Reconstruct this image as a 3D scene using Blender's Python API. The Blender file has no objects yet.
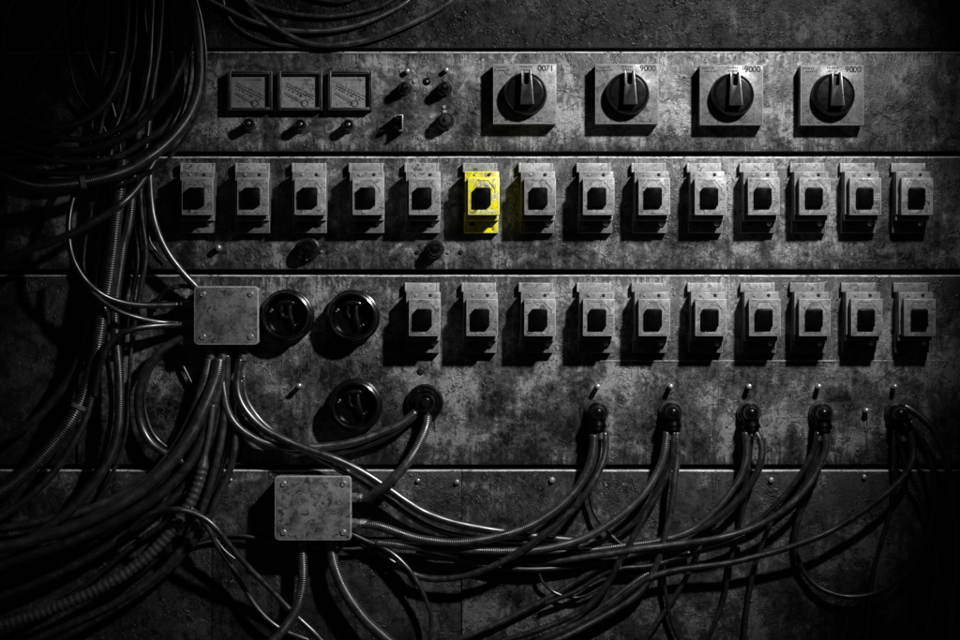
import bpy, bmesh, math, random
from mathutils import Vector, Matrix
random.seed(7)
S = 0.002                 # metres per panel unit (one unit = one photo pixel at the panel face)
D = 2200.0                # camera distance from the panel face, in units
CX, CY = 480.0, 320.0
scene = bpy.context.scene
col = scene.collection

# ------------------------------------------------------------------ helpers
def wpos(x, y, h):
    """panel units (x right, y down, h out of the panel) -> metres"""
    return Vector(((x - CX) * S, -h * S, (CY - y) * S))

def unproj(x, y, h):
    """panel coordinates of a point h in front of the panel that is seen at x, y"""
    k = (D - h) / D
    return (CX + (x - CX) * k, CY + (y - CY) * k, h)

def crom(P, step=1.6):
    """centripetal-free Catmull-Rom through P (3-D), resampled to an even step"""
    P = [Vector(p) for p in P]
    Q = [P[0]*2-P[1]] + P + [P[-1]*2-P[-2]]
    raw = []
    for i in range(1, len(Q)-2):
        a, b_, c, d = Q[i-1], Q[i], Q[i+1], Q[i+2]
        n = max(4, int((c-b_).length/2))
        for k in range(n):
            t = k/n
            raw.append(.5*((2*b_) + (c-a)*t + (2*a-5*b_+4*c-d)*t*t + (3*b_-a-3*c+d)*t*t*t))
    raw.append(P[-1])
    out = [raw[0]]; acc = 0.0
    for i in range(1, len(raw)):
        seg = raw[i]-raw[i-1]; L = seg.length
        if L < 1e-6: continue
        pos = step - acc
        while pos <= L:
            out.append(raw[i-1] + seg*(pos/L)); pos += step
        acc = L - (pos - step)
    if len(out) < 3: out.append(raw[-1])
    return out

class MB:
    """mesh builder in local units: x right, y DOWN, h outwards"""
    def __init__(self):
        self.bm = bmesh.new()
    def _add(self, verts, faces):
        vs = [self.bm.verts.new((v[0] * S, -v[2] * S, -v[1] * S)) for v in verts]
        for f in faces:
            try: self.bm.faces.new([vs[i] for i in f])
            except ValueError: pass
        return vs
    def box(self, x0, x1, y0, y1, h0, h1, bev=0.0, seg=2):
        t = bmesh.new()
        vs = [t.verts.new((x * S, -h * S, -y * S)) for h in (h0, h1) for y in (y0, y1) for x in (x0, x1)]
        for f in ((0,1,3,2),(4,6,7,5),(0,4,5,1),(2,3,7,6),(0,2,6,4),(1,5,7,3)):
            t.faces.new([vs[i] for i in f])
        bmesh.ops.recalc_face_normals(t, faces=t.faces)
        if bev: bmesh.ops.bevel(t, geom=t.edges[:], offset=bev * S, segments=seg, profile=0.5, affect='EDGES')
        me = bpy.data.meshes.new('tmp'); t.to_mesh(me); t.free()
        self.bm.from_mesh(me); bpy.data.meshes.remove(me)
        return self
    def lathe(self, prof, cx=0, cy=0, seg=40, cap=True):
        """prof = [(radius, h), ...] from base to top, axis out of the panel"""
        n = len(prof); V = []; F = []
        for r, h in prof:
            for k in range(seg):
                a = 2 * math.pi * k / seg
                V.append((cx + r * math.cos(a), cy + r * math.sin(a), h))
        for i in range(n - 1):
            for k in range(seg):
                F.append((i*seg+k, i*seg+(k+1)%seg, (i+1)*seg+(k+1)%seg, (i+1)*seg+k))
        if cap:
            F.append(tuple((n-1)*seg+k for k in range(seg)))
        self._add(V, F); return self
    def prism(self, poly, h0, h1, bev=0.0):
        t = bmesh.new(); n = len(poly)
        a = [t.verts.new((x*S, -h0*S, -y*S)) for x, y in poly]
        b = [t.verts.new((x*S, -h1*S, -y*S)) for x, y in poly]
        t.faces.new(a); t.faces.new(b)
        for i in range(n): t.faces.new((a[i], a[(i+1)%n], b[(i+1)%n], b[i]))
        bmesh.ops.recalc_face_normals(t, faces=t.faces)
        if bev: bmesh.ops.bevel(t, geom=t.edges[:], offset=bev*S, segments=2, profile=0.5, affect='EDGES')
        me = bpy.data.meshes.new('tmp'); t.to_mesh(me); t.free()
        self.bm.from_mesh(me); bpy.data.meshes.remove(me); return self
    def rod(self, p0, p1, r0, r1=None, seg=20, dome=False):
        r1 = r0 if r1 is None else r1
        a = Vector(p0); b = Vector(p1); d = (b - a).normalized()
        u = d.orthogonal().normalized(); w = d.cross(u)
        rings = [(a, r0), (b, r1)]
        if dome:
            rings = [(a, r0)] + [(b + d * (r1 * .8 * math.sin(t)), r1 * math.cos(t)) for t in (0, .35, .7, 1.05, 1.35)]
        V = []; F = []
        for c, r in rings:
            for k in range(seg):
                t = 2*math.pi*k/seg
                V.append(c + (u*math.cos(t) + w*math.sin(t)) * r)
        for i in range(len(rings)-1):
            for k in range(seg):
                F.append((i*seg+k, i*seg+(k+1)%seg, (i+1)*seg+(k+1)%seg, (i+1)*seg+k))
        F.append(tuple(range(seg))); F.append(tuple((len(rings)-1)*seg+k for k in range(seg)))
        self._add(V, F); return self
    def sweep(self, P, R, seg=12):
        C = crom(P, .8); n = len(C); L = len(P)-1
        T = [(C[min(i+1, n-1)]-C[max(i-1, 0)]).normalized() for i in range(n)]
        u = T[0].orthogonal().normalized(); V = []; F = []
        for i in range(n):
            u = (u - T[i]*u.dot(T[i])).normalized(); w = T[i].cross(u)
            q = i/(n-1)*L; k = min(int(q), L-1); r = R[k]+(R[k+1]-R[k])*(q-k)
            for j in range(seg):
                a = 2*math.pi*j/seg; V.append(C[i]+(u*math.cos(a)+w*math.sin(a))*r)
        for i in range(n-1):
            for j in range(seg): F.append((i*seg+j, i*seg+(j+1) % seg, (i+1)*seg+(j+1) % seg, (i+1)*seg+j))
        F.append(tuple(range(seg))); F.append(tuple((n-1)*seg+j for j in range(seg)))
        self._add(V, F); return self
    def build(self, name, mat, parent=None, angle=35, loc=None):
        bmesh.ops.recalc_face_normals(self.bm, faces=self.bm.faces)
        me = bpy.data.meshes.new(name); self.bm.to_mesh(me); self.bm.free()
        for p in me.polygons: p.use_smooth = True
        me.set_sharp_from_angle(angle=math.radians(angle))
        me.materials.append(mat)
        o = bpy.data.objects.new(name, me); col.objects.link(o)
        if parent: o.parent = parent
        if loc: o.location = wpos(*loc)
        return o

def tag(o, label=None, cat=None, group=None, kind=None):
    if label: o['label'] = label
    if cat: o['category'] = cat
    if group: o['group'] = group
    if kind: o['kind'] = kind
    return o

def thing(name, x, y, label, cat, group=None):
    o = bpy.data.objects.new(name, None); col.objects.link(o)
    o.empty_display_size = 0.01
    o.location = wpos(x, y, 0)
    return tag(o, label, cat, group)

def copy_tree(o, parent=None):
    c = o.copy(); col.objects.link(c); c.parent = parent
    for ch in list(o.children): copy_tree(ch, c)
    return c

# ------------------------------------------------------------------ materials
def nodes(name):
    m = bpy.data.materials.new(name); m.use_nodes = True
    nt = m.node_tree
    return m, nt, nt.nodes['Principled BSDF']

class N:
    def __init__(self, nt): self.nt = nt
    def new(self, t, **kw):
        n = self.nt.nodes.new(t)
        for k, v in kw.items(): setattr(n, k, v)
        return n
    def link(self, a, b): self.nt.links.new(a, b)
    def pos(self, sx=1, sy=1, sz=1, off=(0,0,0)):
        g = self.new('ShaderNodeNewGeometry'); mp = self.new('ShaderNodeMapping')
        mp.inputs['Scale'].default_value = (sx/S, sy/S, sz/S); mp.inputs['Location'].default_value = off
        self.link(g.outputs['Position'], mp.inputs['Vector']); return mp.outputs['Vector']
    def noise(self, vec, scale, detail=5, rough=.6, dist=0.0, kind='FBM'):
        n = self.new('ShaderNodeTexNoise'); n.noise_type = kind; n.inputs['Scale'].default_value = scale
        n.inputs['Detail'].default_value = detail; n.inputs['Roughness'].default_value = rough
        n.inputs['Distortion'].default_value = dist
        self.link(vec, n.inputs['Vector']); return n.outputs['Fac']
    def ramp(self, fac, stops):
        r = self.new('ShaderNodeValToRGB'); e = r.color_ramp.elements
        while len(e) < len(stops): e.new(.5)
        for i, (p, v) in enumerate(stops):
            e[i].position = p; e[i].color = (v, v, v, 1) if not isinstance(v, tuple) else (*v, 1)
        self.link(fac, r.inputs['Fac']); return r.outputs['Color']
    def math(self, op, a, b=None, clamp=False):
        m = self.new('ShaderNodeMath', operation=op); m.use_clamp = clamp
        for i, v in enumerate((a, b)):
            if v is None: continue
            if isinstance(v, (int, float)): m.inputs[i].default_value = v
            else: self.link(v, m.inputs[i])
        return m.outputs[0]
    def mix(self, fac, a, b, blend='MIX'):
        m = self.new('ShaderNodeMix', data_type='RGBA', blend_type=blend)
        for i, v in ((0, fac), (6, a), (7, b)):
            if isinstance(v, (int, float)): m.inputs[i].default_value = v if i == 0 else (v, v, v, 1)
            elif isinstance(v, tuple): m.inputs[i].default_value = (*v, 1)
            else: self.link(v, m.inputs[i])
        return m.outputs[2]
    def bump(self, h, strength, dist, prev=None):
        b = self.new('ShaderNodeBump'); b.inputs['Strength'].default_value = strength
        b.inputs['Distance'].default_value = dist * S
        self.link(h, b.inputs['Height'])
        if prev is not None: self.link(prev, b.inputs['Normal'])
        return b.outputs['Normal']

def mat_panel(name, lo=.02, mid=.085, hi=.24, off=(0,0,0), crackle=1.0, spec=.32):
    """old painted steel: cloudy worn paint, dark chips, runs and a crazed, glinting surface"""
    m, nt, p = nodes(name); n = N(nt)
    v = n.pos(off=off)
    def c(f, g): return n.math('MULTIPLY', n.math('SUBTRACT', f, .5), g)
    cloud = n.noise(v, 1/75, 3, .55, .3)
    blot = n.noise(v, 1/22, 5, .66, .8)
    small = n.noise(v, 1/7.5, 4, .65, .6)
    fine = n.noise(v, 1/2.4, 3, .7)
    runs = n.noise(n.pos(1/9, 1/9, 1/80, off), 1.0, 4, .65)
    t = n.math('ADD', c(cloud, 2.3), c(blot, 1.45))
    t = n.math('ADD', t, n.math('ADD', c(runs, .8), c(small, .9)))
    t = n.math('ADD', t, .5)
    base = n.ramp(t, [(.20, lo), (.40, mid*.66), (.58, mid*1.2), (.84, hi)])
    sp = n.ramp(fine, [(.32, .45), (.46, .9), (.54, 1.05), (.70, 1.6)])
    wm = n.ramp(n.noise(v, 1/7.0, 3, .6, 1.8, 'RIDGED_MULTIFRACTAL'), [(.25, .62), (.7, 1.0), (1.0, 1.35)])
    base = n.mix(.8, base, n.mix(1.0, base, wm, 'MULTIPLY'))
    base = n.mix(.8, base, n.mix(1.0, base, sp, 'MULTIPLY'))
    # paint flaked off in patches, with a brighter torn edge
    ch = n.noise(v, 1/6.5, 6, .78, 1.4)
    chipmask = n.ramp(n.noise(v, 1/44, 3, .6, .5), [(.46, 0), (.56, 1)])
    chip = n.math('MULTIPLY', n.ramp(ch, [(.555, 0), (.585, 1)]), chipmask)
    torn = n.math('MULTIPLY', n.ramp(ch, [(.525, 0), (.545, 1), (.560, 0)]), chipmask)
    base = n.mix(n.math('MULTIPLY', torn, .5), base, hi*1.2)
    base = n.mix(n.math('MULTIPLY', chip, .85), base, .012)
    # pin-hole rust spots
    vor = n.new('ShaderNodeTexVoronoi'); vor.inputs['Scale'].default_value = 1/13
    n.link(v, vor.inputs['Vector'])
    spots = n.ramp(vor.outputs['Distance'], [(.06, 1), (.12, 0)])
    base = n.mix(n.math('MULTIPLY', spots, .85), base, .01)
    # thin dark runs of dirt
    dr = n.ramp(n.noise(n.pos(1/2.2, 1/2.2, 1/90, off), 1.0, 3, .6), [(.60, 0), (.68, 1)])
    drm = n.ramp(n.noise(v, 1/55, 2, .5), [(.53, 0), (.61, 1)])
    base = n.mix(n.math('MULTIPLY', n.math('MULTIPLY', dr, drm), .8), base, .012)
    # small crowded flakes and scratches
    fl = n.noise(v, 1/6.0, 4, .66, 1.3)
    flm = n.ramp(n.noise(v, 1/26, 4, .65, .6), [(.48, 0), (.54, 1)])
    flake = n.math('MULTIPLY', n.ramp(fl, [(.525, 0), (.55, 1)]), flm)
    base = n.mix(n.math('MULTIPLY', flake, .8), base, .012)
    sc1 = n.noise(n.pos(1/60, 1/60, 1/2.2, off), 1.0, 2, .5, .2); sc2 = n.noise(n.pos(1/2.2, 1/2.2, 1/40, off), 1.0, 2, .5, .2)
    scr = n.math('ADD', n.ramp(sc1, [(.63, 0), (.67, 1)]), n.ramp(sc2, [(.63, 0), (.67, 1)]), True)
    base = n.mix(n.math('MULTIPLY', n.math('MULTIPLY', scr, n.ramp(n.noise(v, 1/30, 3, .6), [(.48, 0), (.55, 1)])), .7), base, .010)
    # dirt gathered along the upper and lower seams, and runs that start there
    tc = n.new('ShaderNodeTexCoord'); sz = n.new('ShaderNodeSeparateXYZ'); n.link(tc.outputs['Generated'], sz.inputs[0])
    edge = n.math('ABSOLUTE', n.math('SUBTRACT', sz.outputs['Z'], .5))
    sn = n.noise(n.pos(1/3.0, 1/3.0, 1/30, off), 1.0, 5, .7)
    ed = n.math('ADD', n.math('MULTIPLY', edge, 2.0), n.math('MULTIPLY', n.math('SUBTRACT', sn, .5), 1.1))
    seam = n.ramp(ed, [(.88, 0), (1.04, 1)])
    base = n.mix(n.math('MULTIPLY', seam, .8), base, .012)
    n.link(base, p.inputs['Base Color'])
    n.link(n.ramp(small, [(.36, .34), (.62, .62)]), p.inputs['Roughness'])
    p.inputs['Specular IOR Level'].default_value = spec
    craze = n.noise(v, 1/5.2, 4, .65, 1.6, 'RIDGED_MULTIFRACTAL')
    craze = n.math('MULTIPLY', craze, .45)
    cmask = n.ramp(n.noise(v, 1/38, 3, .6), [(.42, .15), (.60, 1)])
    b1 = n.bump(n.math('MULTIPLY', craze, cmask), .9 * crackle, 3.0)
    b2 = n.bump(fine, .3, .6, b1)
    b3 = n.bump(n.math('ADD', chip, flake, True), -.9, .7, b2)
    n.link(b3, p.inputs['Normal'])
    return m

def mat_grunge(name, colr, dirt=.03, amount=.6, rough=.5, metal=0.0, sc=1.0, bump=.3, worn=None, rub_glint=None):
    """aged paint: grime in clouds, rubbed-through spots, specks and edges brightened by rubbing and a painted-in highlight"""
    m, nt, p = nodes(name); n = N(nt)
    v0 = n.pos(sc, sc, sc)
    oi = n.new('ShaderNodeObjectInfo')
    sh = n.new('ShaderNodeVectorMath', operation='SCALE'); sh.inputs[0].default_value = (7, 3, 11)
    n.link(n.math('MULTIPLY', oi.outputs['Random'], 40.0), sh.inputs['Scale'])
    ad = n.new('ShaderNodeVectorMath', operation='ADD'); n.link(v0, ad.inputs[0]); n.link(sh.outputs[0], ad.inputs[1])
    v = ad.outputs[0]
    a = n.noise(v, 1/15, 6, .68, .3); f = n.noise(v, 1/2.2, 4, .7)
    k = n.ramp(a, [(.41, 0), (.50, .45), (.62, 1)])
    base = n.mix(n.math('SUBTRACT', 1.0, n.math('MULTIPLY', n.math('SUBTRACT', 1.0, k), amount)), (dirt,)*3, colr)
    if worn:
        w = n.ramp(n.noise(v, 1/8.5, 5, .7, .5), [(.46, 0), (.64, 1)])
        base = n.mix(n.math('MULTIPLY', w, .75), base, worn)
    sp = n.ramp(f, [(.30, .5), (.5, 1.0), (.72, 1.25)])
    base = n.mix(.8, base, n.mix(1.0, base, sp, 'MULTIPLY'))
    tone = n.math('ADD', .74, n.math('MULTIPLY', oi.outputs['Random'], .42))
    tn = n.new('ShaderNodeCombineColor')
    for i in range(3): n.link(tone, tn.inputs[i])
    base = n.mix(1.0, base, tn.outputs[0], 'MULTIPLY')
    chip = n.ramp(n.noise(v, 1/6.0, 4, .7, 1.0), [(.57, 0), (.595, 1)])
    base = n.mix(n.math('MULTIPLY', chip, .8), base, (dirt*.5,)*3)
    if rub_glint:
        # chamfers are the only facets that face along no axis: rubbed paint and edge highlight both go into their colour
        g = n.new('ShaderNodeNewGeometry'); ab = n.new('ShaderNodeVectorMath', operation='ABSOLUTE')
        n.link(g.outputs['True Normal'], ab.inputs[0])
        sx = n.new('ShaderNodeSeparateXYZ'); n.link(ab.outputs[0], sx.inputs[0])
        mx = n.math('MAXIMUM', n.math('MAXIMUM', sx.outputs[0], sx.outputs[1]), sx.outputs[2])
        e = n.ramp(mx, [(.955, 1), (.985, 0)])
        e = n.math('MULTIPLY', e, n.ramp(n.noise(v, 1/5.0, 4, .7), [(.36, .35), (.52, 1)]))
        base = n.mix(n.math('MULTIPLY', e, .9), base, rub_glint)
    n.link(base, p.inputs['Base Color'])
    p.inputs['Metallic'].default_value = metal
    n.link(n.ramp(a, [(.40, rough+.14), (.60, rough-.1)]), p.inputs['Roughness'])
    b1 = n.bump(n.noise(v, 1/3.5, 4, .65, .8), bump, .9)
    n.link(n.bump(chip, -.4, .4, b1), p.inputs['Normal'])
    return m

def mat_black(name, c=.018, rough=.3, bump=.08, spec=.5):
    m, nt, p = nodes(name); n = N(nt)
    v = n.pos()
    f = n.noise(v, 1/4.0, 5, .65)
    n.link(n.ramp(f, [(.35, c*.6), (.65, c*1.5)]), p.inputs['Base Color'])
    n.link(n.ramp(n.noise(v, 1/7.0, 5, .7), [(.35, rough*.75), (.65, rough*1.4)]), p.inputs['Roughness'])
    p.inputs['Specular IOR Level'].default_value = spec
    n.link(n.bump(f, bump, .8), p.inputs['Normal'])
    return m

def mat_cable(name, c, rough, period=0.0, bump=.25, coat=1.0):
    """rubber or braid; the braid is a bump that runs round the cable (UV: u round, v along in units)"""
    m, nt, p = nodes(name); n = N(nt)
    v = n.pos()
    oi = n.new('ShaderNodeObjectInfo')
    dust = n.noise(v, 1/8.0, 5, .7, .5)
    base = n.ramp(dust, [(.38, c*.6), (.56, c), (.70, c*2.4)])
    tone = n.math('ADD', .7, n.math('MULTIPLY', oi.outputs['Random'], .6))
    tn = n.new('ShaderNodeCombineColor')
    for i in range(3): n.link(tone, tn.inputs[i])
    n.link(n.mix(1.0, base, tn.outputs[0], 'MULTIPLY'), p.inputs['Base Color'])
    n.link(n.ramp(dust, [(.35, rough*.8), (.68, rough*1.5)]), p.inputs['Roughness'])
    p.inputs['Specular IOR Level'].default_value = 1.0
    p.inputs['Coat Weight'].default_value = coat; p.inputs['Coat Roughness'].default_value = .24
    nrm = n.bump(n.noise(v, 1/2.6, 4, .7), bump, .5)
    if period:
        uv = n.new('ShaderNodeUVMap'); uv.uv_map = 'UVMap'
        sx = n.new('ShaderNodeSeparateXYZ'); n.link(uv.outputs['UV'], sx.inputs[0])
        ph = n.math('ADD', n.math('MULTIPLY', sx.outputs['Y'], 2*math.pi/period), n.math('MULTIPLY', sx.outputs['X'], 2*math.pi))
        nrm = n.bump(n.math('SINE', ph), .32, .30, nrm)
    n.link(nrm, p.inputs['Normal'])
    return m

def mat_metal(name, c=.45, rough=.32):
    m, nt, p = nodes(name); n = N(nt)
    v = n.pos()
    a = n.noise(v, 1/3.0, 5, .7)
    n.link(n.ramp(a, [(.35, c*.25), (.5, c), (.7, c*1.3)]), p.inputs['Base Color'])
    p.inputs['Metallic'].default_value = .75
    n.link(n.ramp(a, [(.3, rough*1.6), (.65, rough)]), p.inputs['Roughness'])
    n.link(n.bump(a, .25, .5), p.inputs['Normal'])
    return m

M = {}
M['panel_top_shade'] = mat_panel('panel_top_shade', .002, .012, .065, (311, 40, 17), 1.8, .14)  # panel steel toned down: the dim upper margin is put into its colour
M['panel'] = mat_panel('panel', .007, .076, .29)
M['panel_low_shade'] = mat_panel('panel_low_shade', .004, .033, .15, (90, 10, 500))  # panel steel again, light falloff towards the bottom painted in
M['panel_shade'] = mat_panel('panel_shade', .003, .012, .045, (700, 0, 90))  # same steel with the gloom at left and bottom left in its colour
M['edge'] = mat_grunge('worn_lit_edge', (.50,)*3, .05, .55, .4, .0, 1, .3)
M['backing'] = mat_black('backing', .01, .7)
M['housing'] = mat_grunge('grey_paint', (.22,)*3, .030, .62, .45, worn=(.12,)*3, rub_glint=(.30,)*3)
M['shaded_foot'] = mat_grunge('shaded_foot_paint', (.11,)*3, .02, .6, .45, worn=(.18,)*3, rub_glint=(.2,)*3)  # darker than the housing: shade under the cover painted into the foot plate
M['cover'] = mat_grunge('grey_cover', (.20,)*3, .035, .62, .42, worn=(.30,)*3, rub_glint=(.34,)*3)
M['tab'] = mat_grunge('tab_paint', (.30,)*3, .06, .5, .5, bump=.5, rub_glint=(.40,)*3)
M['plate'] = mat_grunge('switch_plate', (.118,)*3, .035, .55, .45, worn=(.16,)*3, rub_glint=(.24,)*3)
M['box'] = mat_grunge('box_paint', (.20,)*3, .028, .86, .42, worn=(.21,)*3, sc=.95, rub_glint=(.38,)*3)
M['yellow'] = mat_grunge('yellow_paint', (.74, .65, .003), .05, .45, .42, worn=None, rub_glint=(.8,.76,.2))
nt = M['yellow'].node_tree
M['yellow_cover'] = mat_grunge('yellow_cover', (.80, .71, .003), .10, .28, .42, worn=(.42, .46, .20), rub_glint=(.8,.78,.3))
M['mark'] = mat_grunge('pale_print', (.26,)*3, .05, .6, .5)
M['mark_yellow'] = mat_grunge('greenish_print', (.55, .55, .24), .15, .35, .5)
M['ink'] = mat_black('ink', .008, .6, .05, .2)
M['faint'] = mat_black('faded_ink', .028, .6, .05, .2)
M['black'] = mat_black('black_plastic', .0010, .35, .04, .05)
M['gloss'] = mat_black('black_bakelite', .0022, .13, .03, .55)
M['knob'] = mat_black('knob_plastic', .0020, .30, .06, .10)
M['ring'] = mat_black('ring_plastic', .0025, .20, .05, .6)
M['handle'] = mat_black('handle_plastic', .006, .20, .04, 1.0)
M['dark_metal'] = mat_metal('dark_metal', .10, .26)
M['grip'] = mat_black('grip_plastic', .012, .42, .10, .15)
M['metal'] = mat_metal('bare_metal')
M['hose'] = mat_metal('hose_metal', .17, .3)
M['gland'] = mat_metal('gland_metal', .24, .32)
M['bright'] = mat_metal('bright_metal', .75, .25)
M['frame'] = mat_grunge('frame_paint', (.006,)*3, .002, .5, .38, rub_glint=(.07,)*3)
M['dial'] = mat_grunge('dial_paper', (.30,)*3, .16, .5, .6, bump=.1)
M['rubber'] = mat_cable('black_rubber', .009, .32, 0, .09, .7)
M['soft'] = mat_cable('dull_rubber', .016, .34, 0, .10, .6)
M['braid'] = mat_cable('braided_sleeve', .023, .34, 1.9, .12, .5)
M['conduit'] = mat_cable('ribbed_conduit', .026, .34, 0, .15, .4)
def mat_glass():
    m, nt, p = nodes('meter_glass'); n = N(nt)
    out = nt.nodes['Material Output']; nt.nodes.remove(p)
    tr = n.new('ShaderNodeBsdfTransparent'); tr.inputs[0].default_value = (.9, .9, .9, 1)
    gl = n.new('ShaderNodeBsdfGlossy'); gl.inputs['Roughness'].default_value = .06
    mx = n.new('ShaderNodeMixShader')
    mx.inputs[0].default_value = .03; n.link(tr.outputs[0], mx.inputs[1]); n.link(gl.outputs[0], mx.inputs[2])
    n.link(mx.outputs[0], out.inputs[0]); return m
M['glass'] = mat_glass()

# ------------------------------------------------------------------ the panel wall
b = MB(); b.box(-420, 1380, -260, 900, -34, -26)
tag(b.build('wall', M['backing'], loc=None), kind='structure').location = wpos(0, 0, 0)
board = thing('switchboard', CX, CY, 'huge worn steel switchboard wall of stacked grey panels behind all switches and cables', 'switchboard')
def panel(x0, x1, y0, y1, mat, label, h=0.0, rim=True, screws=()):
    cx, cy = (x0+x1)/2, (y0+y1)/2
    m = MB(); yt = y0 + (1.5 if rim else 0)
    m.box(x0-cx, x1-cx, yt-cy, y1-cy, h-16, h, .5)
    t = m.build('steel_panel', mat, board); t.location = wpos(cx, cy, 0); t['label'] = label
    if rim:                                     # rolled upper edge; wear and caught light both put into its pale colour
        r = MB(); L, R = x0-cx, x1-cx
        a = y0-cy; nseg = 420
        V = []; F = []
        for i in range(nseg+1):
            x = L + (R-L)*i/nseg
            w = .22*math.sin(x*.05+cy)+.2*math.sin(x*.013+cy*2)+random.uniform(-.14, .14)
            V += [(x, a-.1, h-14), (x, a-.1+w*.3, h-1.2), (x, a+.5+w*.4, h-.1), (x, a+1.4+w*.6, h+.25), (x, a+1.7+w*.6, h-.4)]
        for i in range(nseg):
            for k in range(4):
                F.append((i*5+k, (i+1)*5+k, (i+1)*5+k+1, i*5+k+1))
        r._add(V, F); r.build('rim', M['edge'], t, 60)
    for sx, sy, sr in screws:
        q = MB(); q.lathe([(sr, h-1), (sr, h+2), (sr*.8, h+3.2), (sr*.3, h+3.7)], sx-cx, sy-cy, 18)
        q.build('screw', M['metal'], t)
    return t
panel(-160, 1120, -120, 47.5, M['panel_top_shade'], 'crazed shade-toned steel strip along the very top', rim=False)
panel(-160, 1120, 51.5, 151, M['panel'], 'worn steel panel behind the meters and rotary switches')
panel(-160, 1120, 156.5, 269, M['panel'], 'worn steel panel behind the upper breaker row')
panel(-160, 76, 275, 464.5, M['panel_shade'], 'shade-toned bare steel panel at far left behind the conduits', h=-3)
t = panel(78, 1120, 275, 464.5, M['panel'], 'tall stained steel panel behind the lower breakers, sockets and plugs')
q = MB(); q.box(600-599, 948-599, 360.3-369.75, 361.5-369.75, -1, .8, .3); q.build('seam_bead', M['edge'], t)
panel(-160, 461.5, 470, 537, M['panel_low_shade'], 'narrow steel strip behind the lower junction box',
      screws=((418, 480.5, 2.2), (457, 482, 2.6), (231, 480, 1.8)))
low = panel(462.1, 1120, 470, 720, M['panel_low_shade'], 'lowest steel panel at right behind the hanging cables',
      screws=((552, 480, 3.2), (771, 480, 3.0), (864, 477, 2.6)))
panel(-160, 211.2, 540, 720, M['panel_shade'], 'shade-toned lowest steel plate in the bottom left corner', h=-2, rim=False)
panel(211.9, 461.4, 540, 720, M['panel_shade'], 'shade-toned steel plate under the lower junction box', h=-2, rim=False)

def dirt_run(parent, x, y0, y1, w, rnd=random.Random(3)):
    c = parent.location; ox, oy = CX + c.x/S, CY - c.z/S
    n = 9; L = []; R = []
    for i in range(n+1):
        u = i/n; q = w*(1-.75*u)*(.7+.6*rnd.random())/2; x1 = x + rnd.uniform(-.25, .25)
        L.append((x1-q-ox, y0+(y1-y0)*u-oy)); R.append((x1+q-ox, y0+(y1-y0)*u-oy))
    m = MB(); m.prism(L + R[::-1], -.1, .12); m.build('dirt_run', M['ink'], parent)
for a in ((867, 414, 458, 1.1), (865.6, 430, 456, .7), (713, 430, 452, .9)): dirt_run(t, *a)
for a in ((713, 478, 503, 1.0), (715.7, 476, 500, .9), (719, 480, 497, .7), (464, 486, 520, 1.0)): dirt_run(low, *a)
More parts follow.
